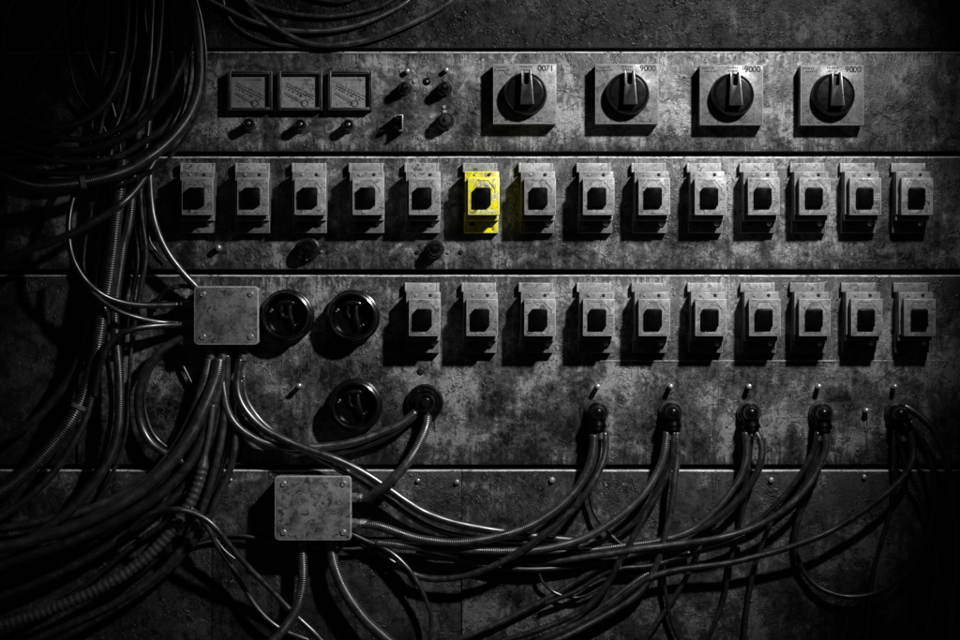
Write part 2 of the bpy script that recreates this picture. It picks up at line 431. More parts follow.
# ------------------------------------------------------------------ breakers
def half_arch(w, h, n=10):
    return [(w*math.cos(math.pi*i/n), -h*math.sin(math.pi*i/n)) for i in range(n+1)]
def make_breaker(yellow):
    body = M['yellow'] if yellow else M['housing']
    cov = M['yellow_cover'] if yellow else M['cover']
    t = thing('circuit_breaker', 0, 0, 'x', 'breaker')
    # local: x from the base centre, y down from the top of the tab
    m = MB(); m.box(-15, 13.5, .3, 9, 0, 7.5, .5); m.box(-17.5, -15.3, 0, 9.4, 0, 8.2, .4); m.box(13.8, 16.6, 0, 9.4, 0, 7.0, .4)
    m.build('mounting_tab', M['tab'], t)
    m = MB(); m.box(-16.5, 17.5, 50, 70, 0, 10, .6)
    for x0, x1 in ((-12, -5),): m.box(x0, x1, 58.5, 59.4, 9.6, 11.0, .2); m.box(x0, x1, 63, 63.9, 9.6, 11, .2); m.box(x0, x0+.9, 59.5, 62.9, 9.6, 11, .2); m.box(x1-.9, x1, 59.5, 62.9, 9.6, 11, .2)
    m.build('foot_plate', body if yellow else M['shaded_foot'], t)
    m = MB(); m.box(-11, -6, 59.6, 62.8, 10.05, 10.3); s = m.build('terminal_slot', M['ink'], t)
    m = MB(); m.lathe([(2.6, 10), (2.6, 11.6), (1.9, 12.4)], 11.5, 60.5, 14); m.box(9.6, 13.4, 60.1, 60.9, 12.3, 13.2, .2)
    m.build('screw', M['bright'] if not yellow else body, t)
    m = MB(); m.box(-15.5, 18.2, 9.6, 52, 0, 24, .7); m.box(-15.2, 17.9, 51.5, 58, 0, 20, .6); m.build('housing', body, t)
    m = MB(); m.lathe([(1.3, 23.8), (1.3, 24.7), (.8, 25.1)], -6, 13, 12); m.build('screw', M['metal'], t)
    m = MB(); m.box(6.6, 9.8, 11.8, 14.2, 24.02, 24.25, 0); m.lathe([(1.7, 24.2), (1.2, 24.5)], 8.2, 13, 12); m.build('test_hole', M['ink'], t)
    c = MB(); c.box(-12.4, 18.6, 16.6, 53.2, 23.5, 35, .7, 2); cv = c.build('cover', cov, t)
    m = MB(); m.prism([(x+2.2, y+26.0) for x, y in half_arch(6.6, 6.2)], 34.9, 35.25); m.build('printed_arch', M['mark_yellow'] if yellow else M['mark'], cv)
    m = MB()
    for k in range(3): m.box(11.2, 17.0, 32+2.6*k, 33.8+2.6*k, 34.95, 35.15)
    m.box(-3, 16.5, 48.2, 51.2, 34.95, 35.15)
    m.build('printed_label', M['mark_yellow'] if yellow else M['cover'], cv)
    m = MB()
    for x0, y0, x1, y1 in ((-7, 26.5, -3.8, 20.5), (8.2, 20.5, 14, 27.5), (-3.8, 19.4, 8.2, 19.4), (14.2, 27, 14.2, 31.5)):
        d = Vector((x1-x0, y1-y0)).normalized() * .32; e = (-d.y, d.x)
        m.prism([(x0+e[0], y0+e[1]), (x1+e[0], y1+e[1]), (x1-e[0], y1-e[1]), (x0-e[0], y0-e[1])], 34.95, 35.3)
    m.build('printed_lines', M['shaded_foot'], cv)
    g = MB(); g.prism([(-5.4, 27.2), (9.8, 27.2), (10.2, 27.6), (10.2, 43.6), (9.2, 44.6), (-4.8, 44.6), (-5.8, 43.6), (-5.8, 27.6)], 34.5, 40.6, .7)
    g.box(-5.0, 9.4, 26.5, 29.0, 34.5, 39.6, .6)
    tg = g.build('toggle', M['black'], t)
    m = MB(); m.box(7.0, 9.6, 27.5, 28.4, 39.2, 41.2, .25); m.build('toggle_catch', M['grip'], tg)
    return t
ROW2 = [(182,213),(237,269.2),(295,326),(352.6,383.6),(408.6,440.6),(468.5,499),(525,555.4),(584,613.7),(639,669.8),(695,726),(748.7,778.8),(800,830),(850.4,880.8),(902.6,932.4)]
ROW3 = [(408.8,441),(466.2,498.5),(524.6,556),(583.3,614.8),(638.8,670.4),(695.6,726.8),(749,780.6),(799.5,830.6),(851.2,882.8),(904.3,935.5)]
def base_x(e): return CX + ((e[0]+e[1])/2 - CX) * (D-35)/D - 3.1
ordw = ['', 'first', 'second', 'third', 'fourth', 'fifth', 'sixth', 'seventh', 'eighth']
proto = make_breaker(False); used = False
def place_breaker(x, y, label, group):
    global used
    o = copy_tree(proto) if used else proto
    used = True
    o.location = wpos(x, y, 0); o.rotation_euler = (0, math.radians(random.uniform(-.35, .35)), 0)
    o['label'] = label; o['group'] = group
for i, e in enumerate(ROW2):
    if i == 5: continue
    if i == 0: lab = 'grey breaker at the left end of the upper row, beside the cable bundle'
    elif i < 5: lab = 'grey breaker in the upper row, %s to the left of the yellow breaker' % ordw[5-i]
    elif i == 13: lab = 'dim grey breaker at the right end of the upper breaker row'
    else: lab = 'grey breaker in the upper row, %s to the right of the yellow breaker' % ordw[i-5]
    place_breaker(base_x(e), 163.3, lab, 'grey breakers in the upper row')
y = make_breaker(True); y.location = wpos(base_x(ROW2[5]), 163.3, 0)
tag(y, 'bright yellow breaker with black toggle, the only coloured one on the wall', 'breaker')
for i, e in enumerate(ROW3):
    if i == 0: lab = 'grey breaker at the left end of the lower row, right of the round sockets'
    elif i == 1: lab = 'grey breaker in the lower row directly below the yellow breaker'
    elif i == 9: lab = 'dim grey breaker at the right end of the lower breaker row'
    else: lab = 'grey lower row breaker, %s right of the one below the yellow breaker' % ordw[i-1]
    place_breaker(base_x(e), 282.6, lab, 'grey breakers in the lower row')

# ------------------------------------------------------------------ square meters
def stroke(m, x0, y0, x1, y1, w, h0, h1):
    d = Vector((x1-x0, y1-y0)).normalized() * (w/2); e = (-d.y, d.x)
    m.prism([(x0+e[0], y0+e[1]), (x1+e[0], y1+e[1]), (x1-e[0], y1-e[1]), (x0-e[0], y0-e[1])], h0, h1)
def make_meter():
    t = thing('panel_meter', 0, 0, 'x', 'meter')
    m = MB()
    m.box(-22, -19, -19.5, 19.5, 0, 12, .6); m.box(19, 22, -19.5, 19.5, 0, 12, .6)
    m.box(-19, 19, -19.5, -16.4, 0, 11.9, .6); m.box(-19, 19, 16.8, 19.5, 0, 11.9, .6)
    m.build('frame', M['frame'], t)
    m = MB(); m.box(-18.9, 18.9, -16.3, 16.7, 0, 6.5); d = m.build('dial', M['dial'], t)
    m = MB()
    stroke(m, -15, -5.5, 13.5, 8.5, .7, 6.4, 6.75); stroke(m, -15, -8.5, 15, 6.0, .45, 6.4, 6.7)
    for k in range(9):
        u = k/8; x0, y0 = -14.5+22*u, -4.2+11.2*u
        stroke(m, x0, y0+1.3, x0+.6+.9*(k % 3), y0+1.6+.45*(k % 3), 1.3 if k in (0, 1, 4, 5, 6) else .9, 6.4, 6.7)
        stroke(m, x0+1, y0-2.2, x0+2.0, y0-1.7, .6, 6.4, 6.7)
    for k in range(8):
        stroke(m, -5+2.1*k, -11.2+.2*(k % 2), -3.9+2.1*k, -11.2, 1.5 if k > 3 else .8, 6.4, 6.7)
    m.build('scale_print', M['ink'], d)
    m = MB(); m.lathe([(3.6, 6.4), (3.6, 7), (2.9, 7), (2.9, 6.4)], 4.2, 12.3, 24, cap=False); m.build('pivot_ring', M['ink'], d)
    m = MB(); stroke(m, 4.2, 12.3, -14.8, 1.5, .5, 8, 8.4); m.build('needle', M['black'], t)
    m = MB(); m.box(-18.9, 18.9, -16.3, 16.7, 9.8, 10.4); m.build('glass', M['glass'], t)
    return t
pm = make_meter()
for i, (x, y, lab) in enumerate(((249.8, 90, 'square black framed meter nearest the cable bundle, left of the other two'),
                                  (299.8, 90, 'square black framed meter between the other two square meters'),
                                  (350, 90, 'square black framed meter nearest the push buttons'))):
    o = pm if i == 0 else copy_tree(pm)
    xx, yy, _ = unproj(x, y, 15); o.location = wpos(xx, yy, 0)
    o['label'] = lab; o['group'] = 'square panel meters'

# ------------------------------------------------------------------ rotary switches
def text_mesh(s, size, mat, parent, x, y, h, bold=0.0):
    cu = bpy.data.curves.new('print', 'FONT'); cu.body = s; cu.size = size*S*1.35; cu.extrude = .00012; cu.offset = bold*S
    cu.align_x = 'CENTER'; cu.align_y = 'CENTER'
    ob = bpy.data.objects.new('tmp_text', cu); col.objects.link(ob)
    bpy.context.view_layer.update()
    me = bpy.data.meshes.new_from_object(ob.evaluated_get(bpy.context.evaluated_depsgraph_get()))
    bpy.data.objects.remove(ob); bpy.data.curves.remove(cu)
    me.transform(Matrix.Rotation(math.radians(90), 4, 'X'))
    me.materials.clear(); me.materials.append(mat)
    o = bpy.data.objects.new('lettering', me); col.objects.link(o); o.parent = parent
    o.location = Vector((x*S, -h*S, -y*S)); return o
def rotary(x, y, num, label, fade=False):
    t = thing('rotary_switch', x, y, label, 'switch', 'rotary switches on square plates')
    m = MB(); m.box(-31.4, 31.4, -30, 29.6, 0, 19, .7); pl = m.build('plate', M['plate'], t)
    text_mesh(num[:2], 6.2, M['ink'], pl, 16.8, -25.4, 19.1, .16); text_mesh(num[2:], 6.2, M['faint' if fade else 'ink'], pl, 24.6, -25.4, 19.1, .10)
    m = MB()
    for r0, xs, w in ((-26.5, -29, 11), (-23.4, -27, 12)):      # two worn lines of small type, too rubbed to read
        xx = xs
        while xx < xs + w:
            l = random.uniform(.7, 1.7); m.box(xx, xx+l, r0-.7-random.random()*.5, r0+.6, 18.9, 19.12); xx += l + random.uniform(.4, .9)
    for r0, xs, w in ((-27, -5, 11), (-24, -4, 9)):
        xx = xs
        while xx < xs + w:
            l = random.uniform(.6, 1.6); m.box(xx, xx+l, r0-.9, r0+.9, 18.9, 19.12); xx += l + random.uniform(.4, .8)
    for k in range(3): m.box(-26+1.6*k, -25.2+1.6*k, -9.5-.6*k, -8.7, 18.9, 19.12)
    m.build('small_print', M['faint'], pl)
    text_mesh('20', 4.6, M['faint'], pl, 14.5, 25.2, 19.1, .05)
    m = MB(); m.box(3, 9, 24.2, 25, 18.9, 19.12); m.box(8.2, 9, 22.4, 26.6, 18.9, 19.12); m.box(18, 27, 27.2, 27.7, 18.9, 19.12); m.build('small_print', M['faint'], pl)
    k = MB(); k.lathe([(21.8, 18.5), (21.7, 22), (20.2, 31), (19.4, 32.4), (18.6, 31.9), (17.6, 32.5), (16.4, 32.7), (.1, 32.8)], .3, .4, 64)
    kn = k.build('knob', M['knob'], t, 28)
    g = MB()
    g.prism([(-3.4, -20.6), (-1.2, -20.6), (-1.2, -8.6), (-.2, -7.2), (2.4, -7.2), (3.4, -8.6), (3.4, -20.6), (5.4, -20.6), (8.2, 11.8), (7.6, 12.4), (-4.6, 12.4), (-5.0, 11.8)], 31.5, 42, .45)
    g.build('grip', M['grip'], kn)
    g = MB(); g.prism([(4.6, -20.8), (5.6, -20.8), (8.5, 12), (7.4, 12)], 41.3, 42.3, .15)
    g.prism([(-3.6, -20.8), (-2.8, -20.8), (-2.6, -8), (-3.6, -8)], 41.3, 42.3, .15)
    g.build('grip_edge', M['gland'], kn)
    return t
for x, y, num, lab in ((524.8, 94, '0071', 'rotary switch with soiled corner, nearest the push buttons, leftmost of four'),
                       (627, 94, '9000', 'rotary switch above the third breaker right of the yellow one, second of four'),
                       (731.6, 95, '9000', 'third rotary switch from the left, between two similar rotary switches'),
                       (832.2, 95.2, '9000', 'dimly lit rotary switch nearest the right edge')):
    xx, yy, _ = unproj(x, y, 19); rotary(xx, yy, num, lab, num == '9000' and x < 700)

# ------------------------------------------------------------------ indicators, buttons, pins
def indicator(x, y, r, length, label, group, ring=True):
    t = thing('indicator_lamp', x, y, label, 'indicator', group)
    m = MB(); m.lathe([(r*1.25, 0), (r*1.25, 2.2), (r*1.05, 3), (r*.9, 3)], 0, 0, 28); m.build('flange', M['dark_metal'], t)
    m = MB(); m.lathe([(r*.9, 1), (r*.9, length-1.5), (r*.75, length), (r*.5, length), (r*.42, length-1.6), (.05, length-1.2)], 0, 0, 28); b_ = m.build('barrel', M['gloss'], t)
    m = MB(); m.lathe([(r*.36, length-1.6), (r*.34, length-.6), (r*.15, length)], .3, -.3, 16); m.build('lens', M['dark_metal'], b_)
for x, y, w in ((250, 125, 'left'), (301.5, 126, 'middle'), (349, 126.3, 'right')):
    indicator(x, y, 5.6, 18, 'small black barrel indicator under the %s square meter' % w, 'indicators under the square meters')
def button(x, y, r, length, label, group=None, cap='gloss', cat='button'):
    t = thing('push_button', x, y, label, cat, group)
    m = MB(); m.lathe([(r*1.15, 0), (r*1.15, 3), (r, 4), (r, length*.6), (r*.8, length*.6)], 0, 0, 32); m.build('collar', M['handle'], t)
    m = MB(); m.lathe([(r*.82, 2), (r*.80, length-1.5), (r*.68, length), (r*.4, length+.4), (.05, length+.6)], 0, 0, 32); c = m.build('cap', M[cap], t)
    m = MB(); m.lathe([(r*.30, length), (r*.30, length+1), (r*.18, length+1.3)], -.6, .2, 16); m.build('centre_pin', M['knob'], c)
button(405, 88.5, 5.8, 22, 'black push button left of the tiny dark lamp', 'black push buttons')
button(444.8, 88.8, 6.4, 22, 'black push button right of the tiny dark lamp', 'black push buttons')
button(445.5, 121.5, 7.6, 22, 'largest black push button with grey cap, below two small screws', 'black push buttons', 'grip')
button(308.3, 249, 10.2, 17, 'wide black push button under the third upper breaker', 'black push buttons')
t = button(435, 249.5, 8.0, 20, 'black push button under the upper breaker next to the yellow one', 'black push buttons')
def pin(x, y, r, length, label, group, mat='bright', name='metal_pin', droop=0):
    m = MB(); m.rod((0, 0, 0), (0, -droop, length-r*.6), r*.92, r, 18, dome=True)
    o = m.build(name, M[mat], loc=(x, y, 0)); tag(o, label, 'pin', group); return o
GX = [(597, 412), (671, 412), (749, 412.5), (821, 413), (897, 413.5)]
words = ['left end', 'second', 'third', 'fourth', 'right end']
for (x, y), px in zip(GX, (598, 671, 749.5, 819.5, 895.5)):
    k = GX.index((x, y))
    w = {0: 'leftmost', 1: 'second', 2: 'third', 3: 'fourth', 4: 'fifth'}[k]
    xx, yy, _ = unproj(px, 386.5, 13)
    pin(xx, yy, 2.7, 13, 'small bright pin above the %s plug from the left in the plug row' % w if k else 'small bright pin above the leftmost plug of the plug row', 'bright pins above the plug row')
xx, yy, _ = unproj(867, 410.5, 10); pin(xx, yy, 2.8, 10, 'small bright pin with a dark run below, between the last two plugs', 'bright pins above the plug row')
xx, yy, _ = unproj(299, 386, 13); pin(xx, yy, 2.7, 13, 'small bright pin left of the lowest round socket', 'bright pins above the plug row')
pin(407.5, 71.5, 2.8, 8, 'short dark stud above the left push button', 'short dark studs', 'metal', 'stud')
pin(446.5, 70.5, 2.6, 9, 'short dark stud above the right push button', 'short dark studs', 'metal', 'stud')
pin(219.3, 248, 3.4, 10, 'short dark stud under the two leftmost upper breakers', 'short dark studs', 'metal', 'stud')
for x, y, r, lab in ((444.2, 107, 2.0, 'upper of two tiny screws above the grey capped button'), (444.6, 112, 2.3, 'lower of two tiny screws above the grey capped button'),
                     (415, 81, 2.4, 'tiny pale screw just left of the dark lamp'), (321.5, 251.7, 1.7, 'tiny screw next to the wide button under the third breaker'),
                     (328.6, 251.5, 2.0, 'tiny dark screw farther right of the wide button under the third breaker'), (448.5, 252.5, 1.5, 'tiny screw just right of the button left of the yellow breaker'),
                     (461, 252, 2.2, 'dark tiny screw farthest right of the button near the yellow breaker'), (417.5, 252, 2.2, 'tiny dark screw left of the button near the yellow breaker'),
                     (421, 371, 3.6, 'dark round plug between lower breaker and the round cable rosette')):
    m = MB(); m.lathe([(r, 0), (r, 1.3), (r*.7, 2.0)], 0, 0, 16); m.box(-r*.8, r*.8, -.25, .25, 1.9, 2.25)
    o = m.build('screw', M['ink'] if 'dark' in lab.split(' just')[0] else M['metal'], loc=(x, y, 0)); tag(o, lab, 'screw', 'tiny screws on the panels')
t = thing('pilot_lamp', 427.3, 81.3, 'tiny dark pilot lamp with bright centre between the two push buttons', 'lamp')
m = MB(); m.lathe([(3.6, 0), (3.6, 1.6), (2.4, 2.2), (2.2, 1.2), (.1, 1.0)], 0, 0, 24); m.build('ring', M['gloss'], t)
m = MB(); m.lathe([(1.2, .8), (1.1, 2.2), (.5, 2.9)], 0, 0, 16); m.build('bulb', M['bright'], t)
t = thing('toggle_switch', 400.5, 124, 'toggle switch with a bright square bracket round its lever', 'switch')
m = MB(); m.lathe([(5.4, 0), (5.4, 3), (4.2, 4), (3.6, 9)], -2, 0, 24); m.build('bush', M['gloss'], t)
m = MB(); m.rod((-2, 0, 6), (-2.6, -3, 24), 2.0, 2.6, 18, dome=True); m.build('lever', M['black'], t)
m = MB(); m.box(-5.2, 3.0, -7.8, -6.4, 0, 21, .3); m.box(2.0, 3.2, -7.4, 8.4, 0, 21, .3); m.box(-5.2, -3.8, -7.6, -4.6, 0, 21, .3); m.box(-1.2, 3.0, 7.4, 8.6, 0, 21, .3)
m.build('bracket', M['gland'], t)

# ------------------------------------------------------------------ round sockets
def make_socket():
    t = thing('round_socket', 0, 0, 'x', 'socket')
    m = MB(); m.lathe([(26.8, 0), (26.8, 7), (26, 8.4), (24.6, 9), (24.2, 11), (24.4, 20), (23.6, 22.5), (22.2, 23.2), (20.8, 22), (20.3, 19), (20, 8)], 0, 0, 72, cap=False)
    m.build('bezel', M['ring'], t, 25)
    m = MB(); m.lathe([(20.3, 7), (18, 8.5), (14, 9.4), (.1, 9.6)], 0, 0, 48); m.build('inner_disc', M['gloss'], t)
    # key-shaped handle: a bent crossbar on top and a rod that runs down from it
    h = MB()
    h.sweep([(-11, -11.5, 8), (-7, -13.0, 13), (0, -13.8, 15), (6, -13.0, 15), (10, -11, 13), (13, -7.5, 8)], [2.0, 2.4, 2.6, 3.0, 2.8, 2.0])
    h.sweep([(4, -12.4, 14), (3.2, -8, 15), (3.6, -2, 15.5), (5.2, 5, 15), (5.6, 11, 12), (5.0, 14.5, 8)], [2.4, 2.2, 2.0, 2.0, 1.8, 1.6])
    h.sweep([(-5.5, -12.6, 13), (-5.2, -8, 13), (-5.4, -3, 12.5), (-3.4, .5, 12), (0, 2.2, 9)], [2.0, 1.7, 1.5, 1.4, 1.2])
    hd = h.build('handle', M['handle'], t, 60)
    for q, (x, y, r) in enumerate(((-15, -6, 1.1), (-16.6, -4.2, .8), (11, 7.8, 1.0), (-14.8, 12, .8), (8, 9.2, .7))):
        m = MB(); m.lathe([(r, 8), (r, 10.6), (r*.5, 11.2)], x, y, 12); m.build('rivet', M['metal'], t)
    return t
sk = make_socket()
for i, (x, y, lab) in enumerate(((286.5, 316, 'glossy black round socket right beside the upper junction box'), (352.5, 316.5, 'glossy black round socket left of the lower breaker row'),
                                  (355, 405.5, 'glossy black round socket lowest of three, left of the cable rosette'))):
    o = sk if i == 0 else copy_tree(sk)
    xx, yy, _ = unproj(x, y, 16); o.location = wpos(xx, yy, 0); o['label'] = lab; o['group'] = 'glossy black round sockets'
    o.rotation_euler = (0, math.radians((0, 3, -4)[i]), 0)

t = thing('cable_rosette', 425, 402.5, 'round black stepped cable rosette feeding two cables beside the lowest socket', 'cable outlet')
m = MB(); m.lathe([(18.6, 0), (18.6, 5), (17.6, 6.6), (16.2, 7), (15.4, 5.8), (14.6, 5.8), (13.8, 9), (12.8, 10), (11.4, 9.6), (10.6, 8), (9.8, 8)], 0, 0, 56, cap=False); m.build('flange', M['ring'], t, 28)
m = MB(); m.lathe([(10.6, 4), (10.2, 15), (8.6, 17.5), (6.8, 17.5), (6.2, 15.8), (4.8, 16.4), (4.2, 20), (3.0, 21.4), (.1, 21.6)], .5, 0, 48); m.build('cap', M['ring'], t, 28)
m = MB(); m.rod((-2, 3, 9), (-10, 11, 13), 5.6, 4.8); m.rod((1.5, 3, 9), (3.0, 17, 14), 5.8, 4.9); m.build('nozzle', M['black'], t)

# ------------------------------------------------------------------ plugs of the plug row
def make_plug():
    t = thing('cable_plug', 0, 0, 'x', 'cable plug')
    m = MB(); m.lathe([(12.2, 0), (12.2, 3.5), (11.4, 5), (10.2, 5.2), (9.6, 4), (9.2, 4)], 0, 0, 44, cap=False); m.build('flange', M['dark_metal'], t, 28)
    m = MB(); m.lathe([(10.2, 3), (10.0, 11), (9.2, 12.4), (8.2, 12), (7.6, 13), (7.4, 26), (6.4, 28), (4.6, 28.4), (4.2, 27), (2.6, 27.6), (1.6, 29), (.1, 29.2)], 0, 0, 44); c = m.build('cap', M['ring'], t, 28)
    m = MB(); m.rod((0, 2, 17), (.8, 19, 22), 8.2, 7.0, 24); m.rod((.4, 12, 20), (.8, 15, 21), 8.6, 8.6, 24); m.build('elbow', M['black'], t)
    m = MB(); m.rod((-3.2, 17, 20), (-3.8, 27, 22), 3.4, 3.2, 16); m.rod((4.0, 17, 21), (4.6, 26, 23), 3.4, 3.2, 16); m.build('ferrule', M['dark_metal'], t)
    return t
pg = make_plug()
for i, (x, y) in enumerate(GX):
    o = pg if i == 0 else copy_tree(pg)
    xx, yy, _ = unproj(x, y, 3); o.location = wpos(xx, yy, 0)
    o['label'] = ['leftmost round black plug of the plug row, under the lower breakers', 'second plug from the left in the plug row', 'middle plug of the row of five plugs', 'fourth plug from the left in the plug row', 'rightmost plug of the row, cables falling off to its right'][i]
    o['group'] = 'row of round cable plugs'
    o.rotation_euler = (0, math.radians((4, 1, 0, 3, -14)[i]), 0)

# ------------------------------------------------------------------ junction boxes
def rrect(w, h, r, n=6):
    P = []
    for cx, cy, a0 in ((w-r, h-r, 0), (-w+r, h-r, 90), (-w+r, -h+r, 180), (w-r, -h+r, 270)):
        for i in range(n+1):
            a = math.radians(a0 + 90*i/n); P.append((cx + r*math.cos(a), cy + r*math.sin(a)))
    return P
def junction_box(x, y, w, h, label, glands, pins=()):
    t = thing('junction_box', x, y, label, 'junction box', 'square junction boxes')
    m = MB(); m.prism(rrect(w-.8, h-.8, 3.4), 0, 26, .5); m.build('body', M['housing'], t)
    m = MB(); m.prism(rrect(w, h, 4.5), 26.2, 31.2, 1.3); ld = m.build('lid', M['box'], t)
    for sx in (-1, 1):
        for sy in (-1, 1):
            m = MB(); q = (sx*(w-8.5)+.4, sy*(h-8.0))
            m.lathe([(3.1, 30.8), (3.0, 31.9), (2.2, 32.6), (2.0, 32.0), (.1, 32.1)], q[0], q[1], 20); m.box(q[0]-1.9, q[0]+1.9, q[1]-.35, q[1]+.35, 32.0, 32.5, .1)
            m.build('screw', M['metal'], ld)
    for gx, gy, dx, dy, r in glands:
        m = MB(); a = Vector((gx, gy, 15)); d = Vector((dx, dy, 0))
        m.rod(a, a+d*5, r*1.55, r*1.55, 6); m.rod(a+d*5, a+d*8, r*1.25, r*1.25, 20); m.rod(a+d*8, a+d*13, r*1.42, r*1.3, 8); m.rod(a+d*13, a+d*16, r*1.2, r*1.05, 20)
        m.build('gland', M['gland'], t)
    for px_, py_ in pins:
        m = MB(); m.rod((px_, py_, 18), (px_, py_+9, 18), 1.7, 1.7, 12); m.build('stud', M['dark_metal'], t)
    return t
xx, yy, _ = unproj(226.3, 315.5, 31)
junction_box(xx, yy, 32, 29, 'square worn junction box with a scratch, beside the upper round sockets',
    ((-17, 28.5, 0, 1, 3.7), (-5, 28.5, 0, 1, 4.3), (14.5, 28.5, 0, 1, 3.7), (-31.5, -11, -1, 0, 2.9), (-31.5, 8.5, -1, 0, 2.9), (-31, 23, -1, .25, 3.4)))
xx, yy, _ = unproj(313, 508.3, 31)
junction_box(xx, yy, 38, 32, 'square mottled junction box at bottom with four screws, thick conduits leaving below',
    ((-11, 31.5, 0, 1, 4.0), (17.5, 31.5, 0, 1, 4.4), (37.5, -9, 1, 0, 3.4), (37.5, 16.5, 1, 0, 3.4)), ((-24, 31), (28, 31)))

# ------------------------------------------------------------------ cables
def cable(name, pts, h, r, mat, label, ribs=0.0, depth=.0, group=None, clamps=(), ext=70, rr=None, cat=None):
    n = len(pts)
    if isinstance(h, (int, float)): h = (h, h)
    if len(h) != n:
        hs = []
        for i in range(n):
            u = i/(n-1)*(len(h)-1); k = min(int(u), len(h)-2); hs.append(h[k]+(h[k+1]-h[k])*(u-k))
    else: hs = h
    rnd = random.Random(label)
    hs = [q + rnd.uniform(-.8, .8) for q in hs]
    P = [Vector(unproj(x, y, q)) for (x, y), q in zip(pts, hs)]
    def off(p): return p[0] < 0 or p[0] > 960 or p[1] < 0 or p[1] > 640
    if off(pts[0]): d = (P[0]-P[1]).normalized(); P.insert(0, P[0]+d*ext)
    if off(pts[-1]): d = (P[-1]-P[-2]).normalized(); P.append(P[-1]+d*ext)
    step = 1.8 if not ribs else ribs/5.0
    C = crom(P, step)
    seg = 12 if r < 4 else 16
    m = len(C); V = []; F = []
    T = [(C[min(i+1, m-1)]-C[max(i-1, 0)]).normalized() for i in range(m)]
    u = T[0].orthogonal().normalized(); Vn = []
    import math as _m
    for i in range(m):
        u = (u - T[i]*u.dot(T[i])).normalized(); w = T[i].cross(u)
        rad = r
        if rr:                                   # (length at which the radius becomes r, starting radius)
            q = min(1, max(0, (i*step-rr[0]+12)/12)); rad = rr[1] + (r-rr[1])*q
        if ribs and not (rr and i*step < rr[0]):
            rad *= 1 - depth*(1-abs(_m.cos(_m.pi*i*step/ribs))**.6)
        else:
            rad *= 1 + .035*_m.sin(i*step*.21+r*9)*_m.sin(i*step*.047+1)
        for k in range(seg):
            a = 2*_m.pi*k/seg; V.append(C[i] + (u*_m.cos(a)+w*_m.sin(a))*rad)
    for i in range(m-1):
        for k in range(seg): F.append((i*seg+k, i*seg+(k+1) % seg, (i+1)*seg+(k+1) % seg, (i+1)*seg+k))
    F.append(tuple(range(seg))[::-1]); F.append(tuple((m-1)*seg+k for k in range(seg)))
    me = bpy.data.meshes.new(name)
    o0 = C[0]
    org = wpos(*o0)
    me.from_pydata([wpos(*v)-org for v in V], [], F)
    uvl = me.uv_layers.new(name='UVMap')
    li = 0
    data = []
    for i in range(m-1):
        for k in range(seg):
            data += [k/seg, i*step, (k+1)/seg, i*step, (k+1)/seg, (i+1)*step, k/seg, (i+1)*step]
    data += [0.0]*(2*2*seg)
    uvl.data.foreach_set('uv', data)
    for p in me.polygons: p.use_smooth = True
    me.materials.append(M[mat])
    bm = bmesh.new(); bm.from_mesh(me); bmesh.ops.recalc_face_normals(bm, faces=bm.faces); bm.to_mesh(me); bm.free()
    o = bpy.data.objects.new(name, me); col.objects.link(o); o.location = org
    tag(o, label, cat or ('conduit' if 'conduit' in name else 'cable'), group)
    for frac, w in clamps:
        i = int(frac*(m-1)); d = T[i]; c = C[i]
        mb = MB(); mb.rod(c-o0-d*w, c-o0+d*w, r*1.14, r*1.14, 20)
        mb.build('clamp', M['metal'], o)
    return o
GL = 'cables bundled at the left'
GT = 'cables slung along the top edge'
GB = 'cables fanning out at the lower left'
GR = 'cables falling from the plug row'
GC = 'cables between the junction boxes and the rosette'
def C_(pts, h, r, mat, label, group, name='power_cable', **kw): cable(name, pts, h, r, mat, label, group=group, **kw)

# --- left bundle, from the panel outwards
C_([(86,-5),(56,34),(38,58),(22,82),(0,110),(-10,122)], 8, 3.0, 'soft', 'faint cable slanting down to the left across the top left corner', GL)
C_([(17,-6),(8,14),(4,34),(2,60),(-6,90)], 8, 2.0, 'soft', 'barely visible thin cable hugging the extreme top left corner', GL)
C_([(64,-6),(66,28),(68,50),(73,80),(81,98),(98,119),(106,132),(112,150),(116,180)], (12,10), 1.5, 'rubber', 'thin cable leftmost of the two thin lines inside the big coil', GL)
C_([(89,-5),(87,18),(85,38),(88,54),(95,72),(104,89),(112,104),(118,130),(122,165)], (12,9), 1.5, 'rubber', 'thin kinked cable inside the coil, right of another thin line', GL)
C_([(110,-6),(107,25),(104,55),(100,85),(97,120),(94,150),(92,185),(91,220)], 10, 3.0, 'soft', 'dull cable dropping straight behind the inner edge of the coil', GL)
C_([(148,-6),(145,8),(145.5,20),(147.5,40),(149,58),(151,80),(152,100),(150,130),(148,160)], 16, 1.7, 'rubber', 'thin wavering cable hanging left of the bundle centre near the top', GL)
C_([(163,-6),(161.5,20),(159,50),(155,75),(152,95),(149,120),(146,150),(141,185)], 18, 2.9, 'braid', 'braided cable dropping straight through the bundle centre from the top', GL)
C_([(137,-6),(136,25),(134,50),(130,66),(122,82),(113,98),(106,108),(102,122),(99,140),(97,165),(96,200)], 16, 2.4, 'soft', 'cable bending left behind the big coil then dropping', GL)
C_([(131,40),(130,62),(128,82),(125,100),(120,116),(115,130),(111,152),(108,190)], 12, 2.6, 'braid', 'short visible cable between the coil loops, slanting down to the left', GL)
C_([(169,-6),(171,20),(174,45),(176,70),(172,95),(168,120),(160,140),(150,165),(146,195)], 10, 2.2, 'soft', 'dark cable behind the coil, just left of the widest loop', GL)
C_([(192,-6),(191.5,25),(190.5,60),(188,85),(184,103),(178,120),(168,135),(152,150),(132,160),(108,168)], 24, 1.7, 'rubber', 'thin cable just inside the ribbed conduit of the coil', GL)
